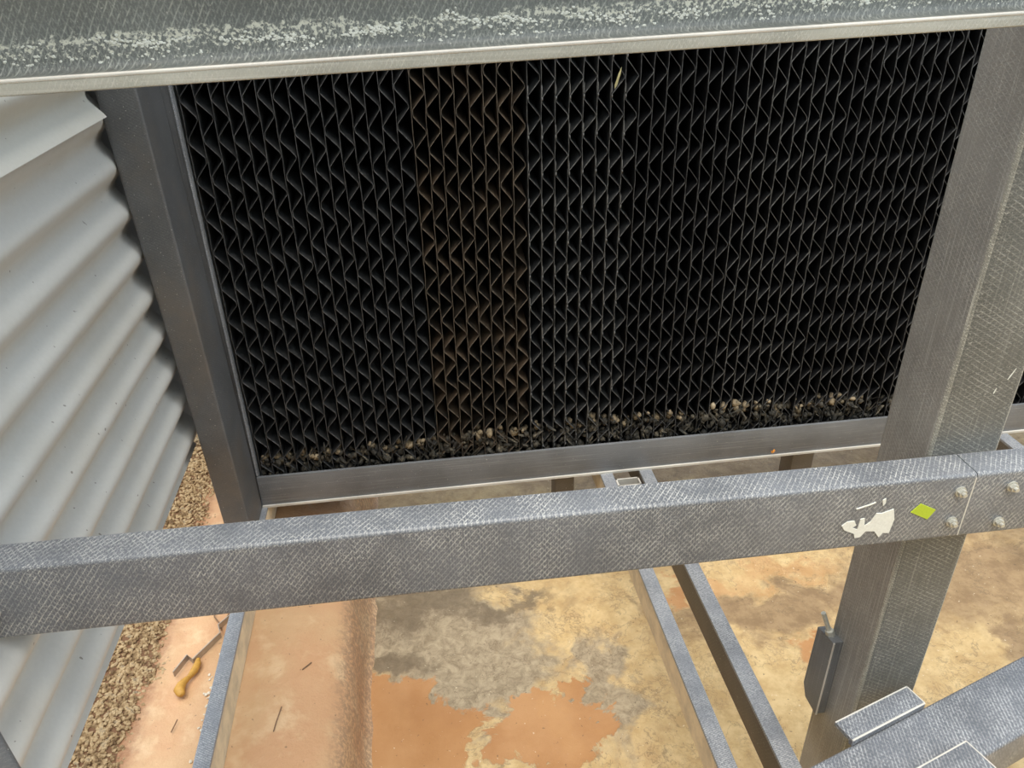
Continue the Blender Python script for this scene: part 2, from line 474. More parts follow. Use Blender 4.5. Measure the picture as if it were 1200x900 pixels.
# ------------------------------------------------------------------ structure: basin floor, curb, bank
FZ = -1.05
def grid(x0, x1, y0, y1, nx, ny, zf):
    V, F = [], []
    for j in range(ny + 1):
        for i in range(nx + 1):
            x = x0 + (x1 - x0) * i / nx; y = y0 + (y1 - y0) * j / ny
            V.append((x, y, zf(x, y)))
    for j in range(ny):
        for i in range(nx):
            a = j * (nx + 1) + i
            F.append((a, a + 1, a + nx + 2, a + nx + 1))
    return V, F
def fz(x, y):
    return FZ + 0.004 * noise.noise(Vector((x * 9, y * 9, 0))) + 0.002 * noise.noise(Vector((x * 30, y * 30, 3)))
v, f = grid(-0.25, 3.2, -1.6, 3.4, 172, 250, fz)
floor = link('floor', v, f, M['floor'], smooth=60)
tag(floor, None, None, kind='structure')

PZ = -0.922
curb_prof = [(-0.50, PZ + 0.006), (-0.45, PZ + 0.002)] + [(-0.44 + 0.01 * k, PZ) for k in range(0, 24)] + \
            [(-0.20, PZ - 0.001), (-0.185, PZ - 0.004), (-0.172, PZ - 0.010), (-0.162, PZ - 0.020), (-0.155, PZ - 0.034), (-0.150, PZ - 0.052),
             (-0.147, PZ - 0.075), (-0.144, PZ - 0.098), (-0.140, PZ - 0.116), (-0.132, PZ - 0.128), (-0.120, PZ - 0.134)]
V, F = [], []
ny = 320
for j in range(ny + 1):
    y = -1.6 + 5.0 * j / ny
    for (x, z) in curb_prof:
        dx = 0.006 * noise.noise(Vector((y * 7, z * 12, 1))) + 0.003 * noise.noise(Vector((y * 40, z * 60, 5)))
        dz = 0.003 * noise.noise(Vector((x * 14, y * 10, 2))) + 0.0012 * noise.noise(Vector((x * 50, y * 50, 2)))
        k = min(1, max(0, (x + 0.22) / 0.05))
        V.append((x + dx * k, y, z + dz))
n = len(curb_prof)
for j in range(ny):
    for i in range(n - 1):
        a = j * n + i
        F.append((a, a + 1, a + n + 1, a + n))
curb = link('trim_1', V, F, M['curb'], smooth=70)
tag(curb, None, None, kind='structure')

def bank_z(x, y):
    s = max(0.0, -0.435 - x)
    return PZ - 0.004 + 0.42 * s + 0.004 * noise.noise(Vector((x * 20, y * 20, 0)))
v, f = grid(-1.4, -0.43, -1.6, 3.4, 40, 120, lambda x, y: bank_z(max(x, -0.75), y))
bank = link('ground', v, f, M['soil'], smooth=60)
tag(bank, None, None, kind='structure')
parts = []
for i in range(15000):
    y = random.uniform(0.42, 1.75)
    x = -0.418 - abs(random.triangular(0, 0.23, 0.05))
    s = random.uniform(0.0016, 0.0038)
    parts.append(lump((x, y, bank_z(x, y) + s * 0.35), s * random.uniform(.8, 1.5), s, s * .75))
v, f = merge(*parts)
gr = link('gravel', v, f, M['gravel'])
tag(gr, 'bank of small brown gravel under the corrugated wall', 'gravel', kind='stuff')

v, f = box(-0.55, 1.9, 1.43, 1.45, -0.862, 0.62)  # unseen panel added to stop sky light leaking through the fill
tag(link('leak_panel', v, f, M['frp_dark']), None, None, kind='structure')
# hedge added out of view behind the camera to darken the front faces
V, F = grid(-3.0, 3.4, -1.05, 0.40, 90, 22, lambda x, z: 0)
V = [(x, -1.35 + 0.10 * noise.noise(Vector((x * 5, z * 5, 0))) + 0.05 * noise.noise(Vector((x * 16, z * 16, 0))), z) for x, z, _ in V]
F = [tuple(reversed(q)) for q in F]
V2 = [(x, y - 0.5, z) for x, y, z in V]
tag(link('unseen_hedge', V + V2, F + [tuple(len(V) + i for i in reversed(q)) for q in F], M['hedge'], smooth=80), None, None, kind='structure')

# ------------------------------------------------------------------ corrugated wall on the left
WX, WEND = -0.384, 1.107
def corr(z):
    # crests (towards +x) every 61 mm
    ph = (z + 0.294) / 0.0609 * 2 * math.pi
    return 0.0092 * math.cos(ph)
def corrugated(name, z0, z1, y0, y1, xoff, mat, tilt=0.0):
    nz = int((z1 - z0) / 0.0609 * 14)
    ys = [y0 + (y1 - y0) * k / 12 for k in range(13)]
    V, F = [], []
    th = 0.0012
    for side in (0, 1):
        for i in range(nz + 1):
            z = z0 + (z1 - z0) * i / nz
            for y in ys:
                yy = y - (z + 0.45) * 0.072 * (1 if y == ys[-1] else 0)
                V.append((WX + xoff + corr(z) - side * th + 0.0006 * noise.noise(Vector((y * 4, z * 6, 1))), yy, z))
    m_ = len(ys); N = (nz + 1) * m_
    for i in range(nz):
        for j in range(m_ - 1):
            a = i * m_ + j
            F.append((a, a + m_, a + m_ + 1, a + 1))
            F.append((N + a, N + a + 1, N + a + m_ + 1, N + a + m_))
    for i in range(nz):
        a = i * m_ + m_ - 1; F.append((a, a + m_, N + a + m_, N + a))
        a = i * m_; F.append((a, N + a, N + a + m_, a + m_))
    for j in range(m_ - 1):
        F.append((j, j + 1, N + j + 1, N + j))
        a = nz * m_ + j; F.append((a, N + a, N + a + 1, a + 1))
    return link(name, V, F, mat, wall, axis=(0, 1, 0), smooth=50)
wall = empty('wall_left', (WX, 0.25, -0.700))
wall['kind'] = 'structure'
o = corrugated('corrugated_sheet', -0.700, -0.120, -0.6, WEND, 0.0, M['sheet'])
o['label'] = 'lower corrugated sheet, below the lap joint'
o = corrugated('corrugated_sheet', -0.168, 0.55, -0.6, WEND - 0.037, 0.0105, M['sheet2'])
o['label'] = 'upper corrugated sheet, lapped over the one below'
v, f = box(-0.3985, -0.3950, 0.98, 1.22, -0.70, 0.55)
o = link('flashing_strip', v, f, M['sheet'], wall, axis=(0, 0, 1))

# ------------------------------------------------------------------ left column
prof = rbox_profile(0.046, 0.108, 0.004)
prof = rbox_profile(0.046, 0.104, 0.004)
v, f = sweep(prof, (0, 1.060, PZ + 0.001), (0, 1.060, 0.50), (1, 0, 0), (0, 1, 0))
def lean(p):
    z = p.z
    xo = -0.3682 - 0.0277 * (z + 0.42); xi = -0.3223 - 0.0132 * (z + 0.42)
    return Vector((xo + (xi - xo) * p.x / 0.046, p.y, p.z))
v = [lean(q) for q in v]
o = link('column', v, f, M['frp_dark'], axis=(0, 0, 1), smooth=35)
tag(o, 'dark grey fibreglass column between corrugated wall and black fill', 'column')

# ------------------------------------------------------------------ fill frame
FY = 1.170
BT, BB = -0.803, -0.867
root = empty('fill_rack', (0.4, FY - 0.005, BB))
tag(root, 'dark grey bottom frame holding the black fill packs', 'frame')
prof = fillet([(0, 0), (0.270, 0), (0.270, 0.006), (0.006, 0.006), (0.006, 0.064), (0, 0.064)], [0.0015, 0.001, 0.001, 0.001, 0.001, 0.001], 2)
v, f = sweep(prof, (-0.3150, FY - 0.012, BB), (1.75, FY - 0.012, BB), (0, 1, 0), (0, 0, 1))
link('bottom_bar', v, f, M['frp_bar'], root, axis=(1, 0, 0), smooth=35)
v, f = box(-0.3150, 1.75, FY - 0.0155, FY - 0.0115, BB - 0.0005, BB + 0.0035)
link('lower_lip', v, f, M['frp_edge'], root)
v, f = box(-0.345, -0.3110, FY + 0.0005, FY + 0.0045, BB + 0.0065, 0.48)
link('side_flange', v, f, M['frp_bar'], root, axis=(0, 0, 1))
v, f = box(-0.3150, -0.3110, FY - 0.0055, FY + 0.205, BB + 0.0065, 0.48)
link('side_strip', v, f, M['frp_bar'], root, axis=(0, 0, 1))
v, f = box(-0.3152, -0.3128, FY - 0.0080, FY - 0.0055, BT + 0.001, 0.48)
link('strip_edge', v, f, M['frp_rail'], root, axis=(0, 0, 1))

# ------------------------------------------------------------------ fill packs
PITCH_S = 0.02095
NS = 8
PERIOD = 0.0555
ZB, ZT = BB + 0.0075, 0.42
DEPTH = 0.20
RISE = 0.25
YR = (0.0, 0.0015, 0.02, 0.06, 0.12, DEPTH)
def ribbon(points, y0, th, mats, name, parent):
    """points: list of (x,z) down the face; makes a thin sheet running back from the face"""
    V, F, MI = [], [], []
    n_ = len(points)
    for side in (-0.5, 0.5):
        for k, d in enumerate(YR):
            for (x, z) in points:
                V.append((x + side * th, y0 + d, z + d * RISE))
    R_ = len(YR)
    S_ = R_ * n_
    for k in range(R_ - 1):
        for i in range(n_ - 1):
            a = k * n_ + i
            F.append((a, a + 1, a + n_ + 1, a + n_)); MI.append(1 if k == 0 else 0)
            F.append((S_ + a, S_ + a + n_, S_ + a + n_ + 1, S_ + a + 1)); MI.append(1 if k == 0 else 0)
    for i in range(n_ - 1):
        F.append((i, S_ + i, S_ + i + 1, i + 1)); MI.append(1)
    return link(name, V, F, mats, parent, mi=MI)

pack_info = [
    ('black plastic fill pack directly beside the dark left column', 'pvc', 'pvc_edge', 0.020),
    ('black plastic fill pack between leftmost pack and brown-stained pack', 'pvc', 'pvc_edge', 0.027),
    ('black plastic fill pack with brown-stained flutes', 'pvc_brown', 'pvc_edge_brown', 0.044),
    ('black plastic fill pack with pale glue dots, right of the brown-stained pack', 'pvc', 'pvc_edge_white', 0.0),
    ('black plastic fill pack, second to the right of the brown-stained pack', 'pvc_deep', 'pvc_edge', 0.005),
    ('black plastic fill pack, third to the right of the brown-stained pack', 'pvc_deep', 'pvc_edge_white', 0.036),
    ('black plastic fill pack just left of the big right-hand column', 'pvc_deep', 'pvc_edge', 0.030),
    ('black plastic fill pack mostly hidden behind the big right-hand column', 'pvc_deep', 'pvc_edge', 0.012),
    ('black plastic fill pack at far right, peeking out past the right-hand column', 'pvc_deep', 'pvc_edge', 0.022),
]
PX0 = -0.3290
for pi, (lab, mname, ename, phase) in enumerate(pack_info):
    x0 = PX0 + pi * (NS * PITCH_S + 0.0017)
    yoff = FY + random.uniform(0.0, 0.004)
    root = empty('fill_pack', (x0 + NS * PITCH_S / 2, yoff + DEPTH / 2, ZB))
    tag(root, lab, 'fill pack', 'black fill packs in a row')
    mats = [M[mname], M[ename]]
    rr = random.Random(100 + pi)
    for k in range(NS):
        xs = x0 + k * PITCH_S
        if xs < -0.3105 and pi == 0:
            continue
        # flat spacer sheet, dented where the flutes touch it
        pts = []
        nz = int((ZT - ZB) / (PERIOD / 4))
        dr = rr.uniform(0, 10)
        for i in range(nz + 1):
            z = ZT - (ZT - ZB) * i / nz
            w = 0.0011 * noise.noise(Vector((z * 26, dr, pi))) + rr.uniform(-0.0004, 0.0004)
            pts.append((xs + w, z))
        ribbon(pts, yoff + rr.uniform(0, 0.0015), 0.0008, mats, 'spacer_sheet', root)
        # fluted sheet
        pts = []
        ph = phase + rr.uniform(-0.0022, 0.0022)
        z = ZT + ph
        amp0, amp1 = 0.0012, PITCH_S - 0.0013
        while z > ZB - 0.002:
            j = lambda s: rr.uniform(-s, s)
            sag = 0.0022 * noise.noise(Vector((z * 9, k * 3.1, pi * 7)))
            for (fz_, xa) in ((0.02, amp0), (0.10, amp0 + 0.0010), (0.44, amp1 - 0.0012), (0.51, amp1), (0.57, amp1 - 0.0010), (0.94, amp0 + 0.0006)):
                zz = z - fz_ * PERIOD + j(0.0009) + sag
                if ZB <= zz <= ZT:
                    if zz < BT + 0.03:          # crumpled along the foot
                        xa = xa + j(0.004)
                    pts.append((xs + min(max(xa + j(0.0006), 0.0004), PITCH_S - 0.0004), zz))
            z -= PERIOD
        pts.sort(key=lambda q: -q[1])
        ribbon(pts, yoff + 0.0005 + rr.uniform(0, 0.002), 0.0009, mats, 'fluted_sheet', root)
        if pi == 3:
            # pale glue dots where the fluted sheet is bonded to its spacer
            parts = []
            z = ZT + ph
            while z > ZB + 0.05:
                zz = z - 0.985 * PERIOD
                if zz < -0.05:
                    parts.append(lump((xs + 0.0012, yoff - 0.0005, zz), 0.0011, 0.0012, 0.0030, Matrix.Identity(3)))
                    parts.append(lump((xs + 0.0008, yoff + 0.0005, zz + 0.011), 0.0008, 0.0012, 0.0090, Matrix.Identity(3)))
                z -= PERIOD
            v, f = merge(*parts)
            g = link('glue_dots', v, f, M['glue'], root)
            g['kind'] = 'stuff'

# dried mud and leaf litter packed into the foot of the fill
parts, tops = [], []
for ci in range(70):
    xc = PX0 + (ci + 0.5) * 0.02117
    if xc < -0.31: continue
    lim = 0.044 + 0.010 * noise.noise(Vector((xc * 6, 1, 1))) + (0.006 if xc > 0.0 else -0.010)
    for q in range(14):
        z = BT - 0.012 + random.random() * (lim * 0.8 + 0.012)
        s = random.uniform(0.004, 0.0075)
        R = Matrix.Rotation(random.uniform(-0.8, 0.8), 3, 'Y') @ Matrix.Rotation(random.uniform(-0.5, 0.5), 3, 'X')
        parts.append(lump((xc + random.uniform(-.008, .008), FY + random.uniform(0.004, 0.02), z), s * random.uniform(.6, 1.1), s * 0.7, s * random.uniform(.8, 1.5), R, 0.4))
    if noise.noise(Vector((xc * 11, 4, 1))) > -0.25:
        for q in range(3):
            s = random.uniform(0.0045, 0.0085)
            tops.append(lump((xc + random.uniform(-.004, .004), FY + random.uniform(0.006, 0.018), BT + lim * random.uniform(0.6, 1.0)), s, s * .8, s * random.uniform(.7, 1.3), None, 0.35))
for i in range(330):       # curled flakes and stalks
    x = random.uniform(-0.25, 1.1); z = BT + random.uniform(0.002, 0.042)
    c = Vector((x, FY + random.uniform(-0.002, 0.006), z))
    a = Vector((random.uniform(-.8, .8), random.uniform(-.3, .3), random.uniform(.3, 1))).normalized() * random.uniform(0.005, 0.014)
    b = Vector((random.uniform(-1, 1), random.uniform(-1, 0), random.uniform(-.5, .5))).normalized() * random.uniform(0.0005, 0.0018)
    parts.append(([c - a - b, c - a + b, c + b * 2, c - b * 1.5, c + a - b, c + a + b], [(0, 1, 2, 3), (3, 2, 5, 4)]))
v, f = merge(*parts)
v2, f2 = merge(*tops)
nf = len(f)
v, f = merge((v, f), (v2, f2))
o = link('mud_debris', v, f, [M['mud'], M['mud_pale']], mi=[0] * nf + [1] * len(f2), smooth=80)
tag(o, 'dried mud and leaf litter packed along the foot of the black fill', 'debris', kind='stuff')

v, f = lump((0.312, FY - 0.006, -0.166), 0.0022, 0.0012, 0.017, Matrix.Rotation(0.30, 3, 'Y'), 0.2)
o = link('dry_leaf', v, f, M['leaf_green'])
tag(o, 'pale straw-coloured leaf caught near the top of the fill', 'leaf')
# small orange leaf on the frame bar
c = Vector((0.648, FY - 0.0155, -0.853))
v = [c + Vector(q) for q in [(-.004, 0, .001), (-.002, -.002, -.004), (.003, -.001, -.003), (.005, -.0005, .001), (.001, -.002, .006), (-.002, -.003, .003), (0, -.003, 0)]]
o = link('dry_leaf', v, [(0, 1, 6), (1, 2, 6), (2, 3, 6), (3, 4, 6), (4, 5, 6), (5, 0, 6)], M['leaf_orange'])
tag(o, 'tiny orange leaf stuck to the face of the dark frame bar', 'leaf')

# ------------------------------------------------------------------ rails and stub posts under the frame
def rail(x0, x1, y0, y1, label, side_mat, web_side):
    root = empty('support_rail', ((x0 + x1) / 2, (y0 + y1) / 2, -0.921))
    tag(root, label, 'rail', 'rails under the fill frame')
    # channel: web under a cap flange
    prof = fillet([(0, 0.0), (x1 - x0, 0.0), (x1 - x0, 0.006), (0, 0.006)], 0.0012, 2)
    v, f = sweep(prof, (x0, y0, BB - 0.0065), (x0, y1, BB - 0.0065), (1, 0, 0), (0, 0, 1))
    link('cap', v, f, M['frp_rail'], root, axis=(0, 1, 0), smooth=35)
    if web_side > 0:
        v, f = box(x1 - 0.0055, x1 - 0.0005, y0 + .001, y1 - .001, -0.921, BB - 0.0065)
    else:
        v, f = box(x0 + 0.0005, x0 + 0.0055, y0 + .001, y1 - .001, -0.921, BB - 0.0065)
    link('web', v, f, side_mat, root, axis=(0, 1, 0))
    v, f = box(x0 + 0.001, x1 - 0.001, y0 + .001, y1 - .001, -0.921, -0.9165)
    link('foot', v, f, side_mat, root, axis=(0, 1, 0))
    return root
rail(-0.3285, -0.3070, -0.5, 1.50, 'blue-grey rail lying on the peach curb, left of the others', M['floor_lit'], 1)
rail(0.3085, 0.3320, -0.5, 1.50, 'blue-grey rail with floor light painted on its side, left one of the close pair', M['floor_lit'], -1)
rail(0.3840, 0.4080, -0.5, 1.50, 'blue-grey rail with brown side, right one of the close pair', M['frp_brown'], -1)
rail(1.120, 1.146, 0.9, 1.50, 'short stretch of rail showing past the right-hand column', M['frp_brown'], -1)

def stub(x0, x1, label):
    prof = rbox_profile(x1 - x0, 0.045, 0.003)
    v, f = sweep(prof, (x0, 1.185, FZ), (x0, 1.185, BB - 0.0005), (1, 0, 0), (0, 1, 0))
    o = link('stub_post', v, f, M['frp_brown'], axis=(0, 0, 1), smooth=35)
    tag(o, label, 'post', 'stub posts under the fill frame')
stub(0.2275, 0.265, 'short brown post under the frame bar, left of the rail pair')
stub(0.7095, 0.756, 'short brown post under the frame bar, nearest the right-hand column')

# open square tube between the close rails
x0, x1, y0, y1, z1, z0 = 0.337, 0.3825, 1.128, 1.152, -0.880, -0.921
t_ = 0.003
v, f = merge(box(x0, x1, y0, y0 + t_, z0, z1), box(x0, x1, y1 - t_, y1, z0, z1), box(x0, x0 + t_, y0, y1, z0, z1), box(x1 - t_, x1, y0, y1, z0, z1), box(x0, x1, y0, y1, z0, z0 + t_))
o = link('tube_spacer', v, f, M['frp_edge'])
tag(o, 'small open rectangular tube set between the close pair of rails', 'tube')

# ------------------------------------------------------------------ right-hand column
CX0, CX1, CY0, CY1 = 0.4805, 0.5555, 0.5635, 0.6395
prof = rbox_profile(CX1 - CX0, CY1 - CY0, 0.006, 4)
v, f = sweep(prof, (CX0, CY0, FZ + 0.001), (CX0, CY0, 0.55), (1, 0, 0), (0, 1, 0))
o = link('column', v, f, [M['frp_column'], M['frp_pale'], M['frp_bloom']], axis=(0, 0, 1), smooth=40)
for p in o.data.polygons:          # the two side walls are paler, the rounded corners show fibre bloom
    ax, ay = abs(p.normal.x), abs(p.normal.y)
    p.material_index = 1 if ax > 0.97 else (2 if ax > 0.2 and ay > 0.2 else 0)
tag(o, 'thick square grey fibreglass column at the right, nearest the camera', 'column')
# two scratch marks on its front face
for (x, z, l, a) in ((0.5415, -0.355, 0.0125, 0.42), (0.5295, -0.372, 0.0062, 0.25)):
    c = Vector((x, CY0 - 0.0004, z)); d = Vector((math.sin(a), 0, math.cos(a))) * l / 1.0; w = Vector((math.cos(a), 0, -math.sin(a))) * 0.0006
    v = [c - d * .5 - w * .5, c - d * .2 - w, c + d * .5 - w * .4, c + d * .5 + w * .4, c - d * .2 + w, c - d * .5 + w * .5]
    v2 = [q + Vector((0, 0.0006, 0)) for q in v]
    n = len(v)
    vv = v + v2
    ff = [tuple(range(n)), tuple(range(2 * n - 1, n - 1, -1))] + [(i, n + i, n + (i + 1) % n, (i + 1) % n) for i in range(n)]
    vv = [q + Vector((0, 0, 0)) for q in vv]
    s = link('scratch', vv, ff, M['white_scrape'], o)
    s['label'] = 'white scratch mark'

# plate and stud on the column's left face
root = empty('bracket_plate', (0.474, 0.63, -0.885))
tag(root, 'dark bracket plate with a protruding stud on left face of right column', 'bracket')
yz = [(0.612, -0.752), (0.648, -0.762), (0.650, -0.868), (0.640, -0.884), (0.612, -0.884)]
n = len(yz)
v = [(0.4672, y, z) for y, z in yz] + [(0.4807, y, z) for y, z in yz]
f = [tuple(range(n - 1, -1, -1)), tuple(range(n, 2 * n))] + [(i, (i + 1) % n, n + (i + 1) % n, n + i) for i in range(n)]
link('plate', v, f, M['frp_bar'], root, axis=(0, 0, 1))
v, f = box(0.4672, 0.4690, 0.6105, 0.6118, -0.884, -0.752)
link('plate_edge', v, f, M['frp_edge'], root, axis=(0, 0, 1))
v, f = prism((0.4735, 0.628, -0.758), (0.4600, 0.634, -0.722), 0.0030, 10)
link('stud', v, f, M['bolt'], root, smooth=35)
v, f = prism((0.4745, 0.6275, -0.762), (0.4700, 0.629, -0.748), 0.0055, 6)
link('nut', v, f, M['bolt'], root)

# ------------------------------------------------------------------ front beam (two lengths that butt at the column)
def zt(x):
    return -0.4375 - 0.0090 * (x - 0.07)
def front_beam(xa, xb, label, dz=0.0, dy=0.0):
    a = Vector((xa, 0.529 + dy, zt(xa) + dz - 0.0765)); b = Vector((xb, 0.529 + dy, zt(xb) + dz - 0.0765))
    root = empty('cross_beam', ((xa + xb) / 2, 0.545, a.z))
    tag(root, label, 'beam', 'front cross beams')
    prof = tube_profile_c(0.034, 0.0765, 0.006, 0.0042)
    v, f = sweep(prof, a, b, (0, 1, 0), (0, 0, 1))
    link('channel', v, f, M['frp_beam'], root, axis=(1, 0, 0), smooth=40)
    return root
JX = 0.5085
bl = front_beam(-0.75, JX, 'long grey fibreglass cross beam running across the front, with green sticker')
br = front_beam(JX + 0.0016, 1.35, 'short grey fibreglass cross beam right of the joint, at right edge', -0.0005, 0.0006)
YF = 0.529
def bolt(x, z, parent, r=0.0042, tiltz=0.0):
    w = prism((x, YF + 0.0004, z), (x, YF - 0.0012, z), r * 1.32, 14)
    g = link('bolt', *prism((x, YF - 0.0010, z), (x, YF - 0.0048, z), r, 6), M['bolt'], parent)
    link('washer', *w, M['bolt'], g, smooth=35)
    link('shank_end', *prism((x, YF - 0.0046, z), (x, YF - 0.0078, z), r * 0.52, 10), M['bolt'], g, smooth=35)
for x, z in ((0.4955, -0.4600), (0.4960, -0.4965)): bolt(x, z, bl)
for x, z in ((0.5495, -0.4605), (0.5480, -0.5035)): bolt(x, z, br)
# pale edge at the cut end of the long beam
v, f = box(JX - 0.0012, JX + 0.0003, YF - 0.0003, YF + 0.004, zt(JX) - 0.074, zt(JX) - 0.004)
link('cut_edge', v, f, M['frp_edge'], bl, axis=(0, 0, 1))

def decal(name, outline, mat, parent, label, y=YF - 0.0003, th=0.0006):
    n = len(outline)
    v = [(x, y - th, z) for x, z in outline] + [(x, y + 0.0006, z) for x, z in outline]
    f = [tuple(range(n)), tuple(range(2 * n - 1, n - 1, -1))] + [(i, n + i, n + (i + 1) % n, (i + 1) % n) for i in range(n)]
    g = link(name, v, f, mat, parent)
    if label: g['label'] = label
    return g
decal('sticker', [(0.4493, -0.4791), (0.4575, -0.4698), (0.475, -0.4793), (0.4689, -0.4901)], M['sticker'], bl, 'yellow-green sticker')
decal('paint_scrape', [(0.3804, -0.4867), (0.3855, -0.4821), (0.3924, -0.482), (0.3953, -0.4876), (0.3915, -0.4903), (0.3975, -0.4933), (0.3982, -0.4807), (0.4024, -0.4802), (0.404, -0.4898), (0.4096, -0.4853),
      (0.4135, -0.4755), (0.4190, -0.4762), (0.4247, -0.4745), (0.4302, -0.4725), (0.4338, -0.4854), (0.4319, -0.5021), (0.4255, -0.5012), (0.4222, -0.5062), (0.4159, -0.4978), (0.4068, -0.4966),
      (0.4021, -0.5034), (0.3969, -0.5037), (0.3949, -0.4981), (0.3841, -0.4924)], M['white_scrape'], bl, 'white flaking paint scrape')
decal('paint_scrape', [(0.4162, -0.4605), (0.4192, -0.4584), (0.4201, -0.464), (0.4181, -0.4672)], M['white_scrape'], bl, 'small white paint chip')
decal('paint_scrape', [(0.3911, -0.4674), (0.4048, -0.4635), (0.4096, -0.4616), (0.4099, -0.4626), (0.4053, -0.4646), (0.3922, -0.4682)], M['white_scrape'], bl, 'faint white paint streak')

# ------------------------------------------------------------------ top beam, open towards the camera, nearest the lens
def ztop(x):
    return -0.0625 + 0.0262 * (x - 0.07) + 0.0
TYF = 0.529
xa, xb = -0.70, 1.20
root = empty('top_beam', (0.25, 0.545, ztop(0)))
tag(root, 'grey fibreglass beam across the top edge, streaked with white lime crust', 'beam')
A = Vector((xa, TYF, ztop(xa))); B = Vector((xb, TYF, ztop(xb)))
# profile s: depth from the flange tip, t: height
tp = fillet([(0, 0), (0.034, 0), (0.034, 0.09), (0, 0.09), (0, 0.081), (0.0275, 0.081), (0.0275, 0.0088), (0, 0.0088)],
            [0.0012, 0.004, 0.004, 0.001, 0.001, 0.005, 0.007, 0.0042], 5)
v, f = sweep(tp, A, B, (0, 1, 0), (0, 0, 1))
n = len(tp)
# v of the UV runs up the web from the flange
uvs = [(p.x, t_[1]) for t_, p in zip(list(tp) + list(tp), [A] * n + [B] * n)]
link('channel', v, f, M['frp_top'], root, smooth=40, uvs=uvs)
tip = fillet([(-0.0008, 0.0003), (0.0035, 0.0003), (0.0035, 0.0092), (-0.0008, 0.0092)], [0.001, 0.0005, 0.0005, 0.0038], 4)
v, f = sweep(tip, A, B, (0, 1, 0), (0, 0, 1))
link('flange_lip', v, f, M['frp_tip'], root, smooth=40)
highlight = fillet([(-0.0012, 0.0072), (0.0030, 0.0072), (0.0030, 0.0098), (-0.0012, 0.0098)], 0.0012, 4)  # thin pale strip that paints the highlight along the lip's rounded top
v, f = sweep(highlight, A, B, (0, 1, 0), (0, 0, 1))
link('lip_highlight', v, f, M['frp_edge'], root, smooth=40)
# raised crust of lime along the foot of the web
parts = []
for i in range(3400):
    x = random.uniform(-0.62, 0.75)
    base = 0.0225 + 0.0045 * noise.noise(Vector((x * 9, 0, 0))) + 0.003 * noise.noise(Vector((x * 40, 0, 4)))
    t = random.gauss(base, 0.0017) if random.random() < 0.72 else random.uniform(0.010, base)
    if noise.noise(Vector((x * 38, t * 160, 2))) < 0.02: continue
    s = random.uniform(0.0004, 0.0011)
    parts.append(lump((x, TYF + 0.0273, ztop(x) + t), s * 1.3, s * 0.6, s, Matrix.Identity(3), 0.35))
v, f = merge(*parts)
g = link('lime_crust', v, f, M['white_scrape'], root)
g['kind'] = 'stuff'
g['label'] = 'crumbly white lime crust'

# ------------------------------------------------------------------ diagonal brace, lower right
DZ = -0.780
k = -DZ / 0.7
p0 = Vector((0.348 * k, 0.433 * k, DZ)); p1 = Vector((0.635 * k, 0.521 * k, DZ))
d = (p1 - p0).normalized(); nrm = Vector((d.y, -d.x, 0))     # nrm points to the camera side
W, H = 0.073, 0.060
prof = fillet([(0, 0), (W, 0), (W, -H), (W - .006, -H), (W - .006, -.006), (.006, -.006), (.006, -H), (0, -H)], [0.004, 0.006, .001, .001, .003, .003, .001, .001], 4)
a_, b_ = p0 - d * 0.55, p0 + d * 0.70
v, f = sweep(prof, a_, b_, nrm, (0, 0, 1))
o = link('diagonal_brace', v, f, M['frp_brace'], axis=d, smooth=40)
tag(o, 'wide blue-grey fibreglass brace slanting across the bottom right corner', 'brace')
def clip(s0, s1, n0, n1, z, label):
    """an angle clip: flat leg with a turned-down lip, lying on the brace"""
    root = empty('angle_clip', p0 + d * (s0 + s1) / 2 + nrm * (n0 + n1) / 2 + Vector((0, 0, z - 0.004)))
    tag(root, label, 'clip', 'angle clips on the diagonal brace')
    th = 0.005
    pr = fillet([(n0, -th), (n1 - th, -th), (n1 - th, -0.0095), (n1, -0.0095), (n1, 0), (n0, 0)], [0.0008, 0.001, 0.0005, 0.0005, 0.003, 0.0008], 3)
    base = p0 + Vector((0, 0, z))
    v, f = sweep(pr, base + d * s0, base + d * s1, nrm, (0, 0, 1))
    link('leg', v, f, M['frp_brace'], root, axis=d, smooth=40)
    pr = [(n1 - 0.0025, -0.0007), (n1 - 0.0006, -0.0014), (n1 + 0.0003, -0.0006), (n1 - 0.0010, 0.0004)]
    v, f = sweep(pr, base + d * s0, base + d * s1, nrm, (0, 0, 1))
    link('rim', v, f, M['frp_edge'], root, axis=d)
    v, f = sweep([(n0 - 0.0003, -0.0012), (n0 + 0.0012, -0.0012), (n0 + 0.0012, 0.0003), (n0 - 0.0003, 0.0003)], base + d * s0, base + d * s1, nrm, (0, 0, 1))
    link('rim', v, f, M['frp_edge'], root, axis=d)
    v, f = sweep([(n0, -0.0012), (n1 - 0.001, -0.0012), (n1 - 0.001, 0.0003), (n0, 0.0003)], base + d * (s1 - 0.001), base + d * (s1 + 0.0003), nrm, (0, 0, 1))
    link('rim', v, f, M['frp_edge'], root, axis=nrm)
def on_brace(x, y):
    q = Vector((x, y, DZ)) - p0
    return q.dot(d), q.dot(nrm)
cl = [on_brace(*q) for q in ((0.426, 0.520), (0.537, 0.557), (0.532, 0.527), (0.431, 0.492))]
clip((cl[0][0] + cl[3][0]) / 2, (cl[1][0] + cl[2][0]) / 2, cl[0][1], (cl[2][1] + cl[3][1]) / 2, 0.010, 'small blue-grey angle clip with white edge beside the foot of right column')
cl = [on_brace(*q) for q in ((0.486, 0.459), (0.561, 0.474), (0.558, 0.442))]
clip(cl[0][0] - 0.03, (cl[1][0] + cl[2][0]) / 2, (cl[0][1] + cl[1][1]) / 2, cl[2][1] + 0.004, 0.010, 'small blue-grey angle clip cut off by the bottom edge')

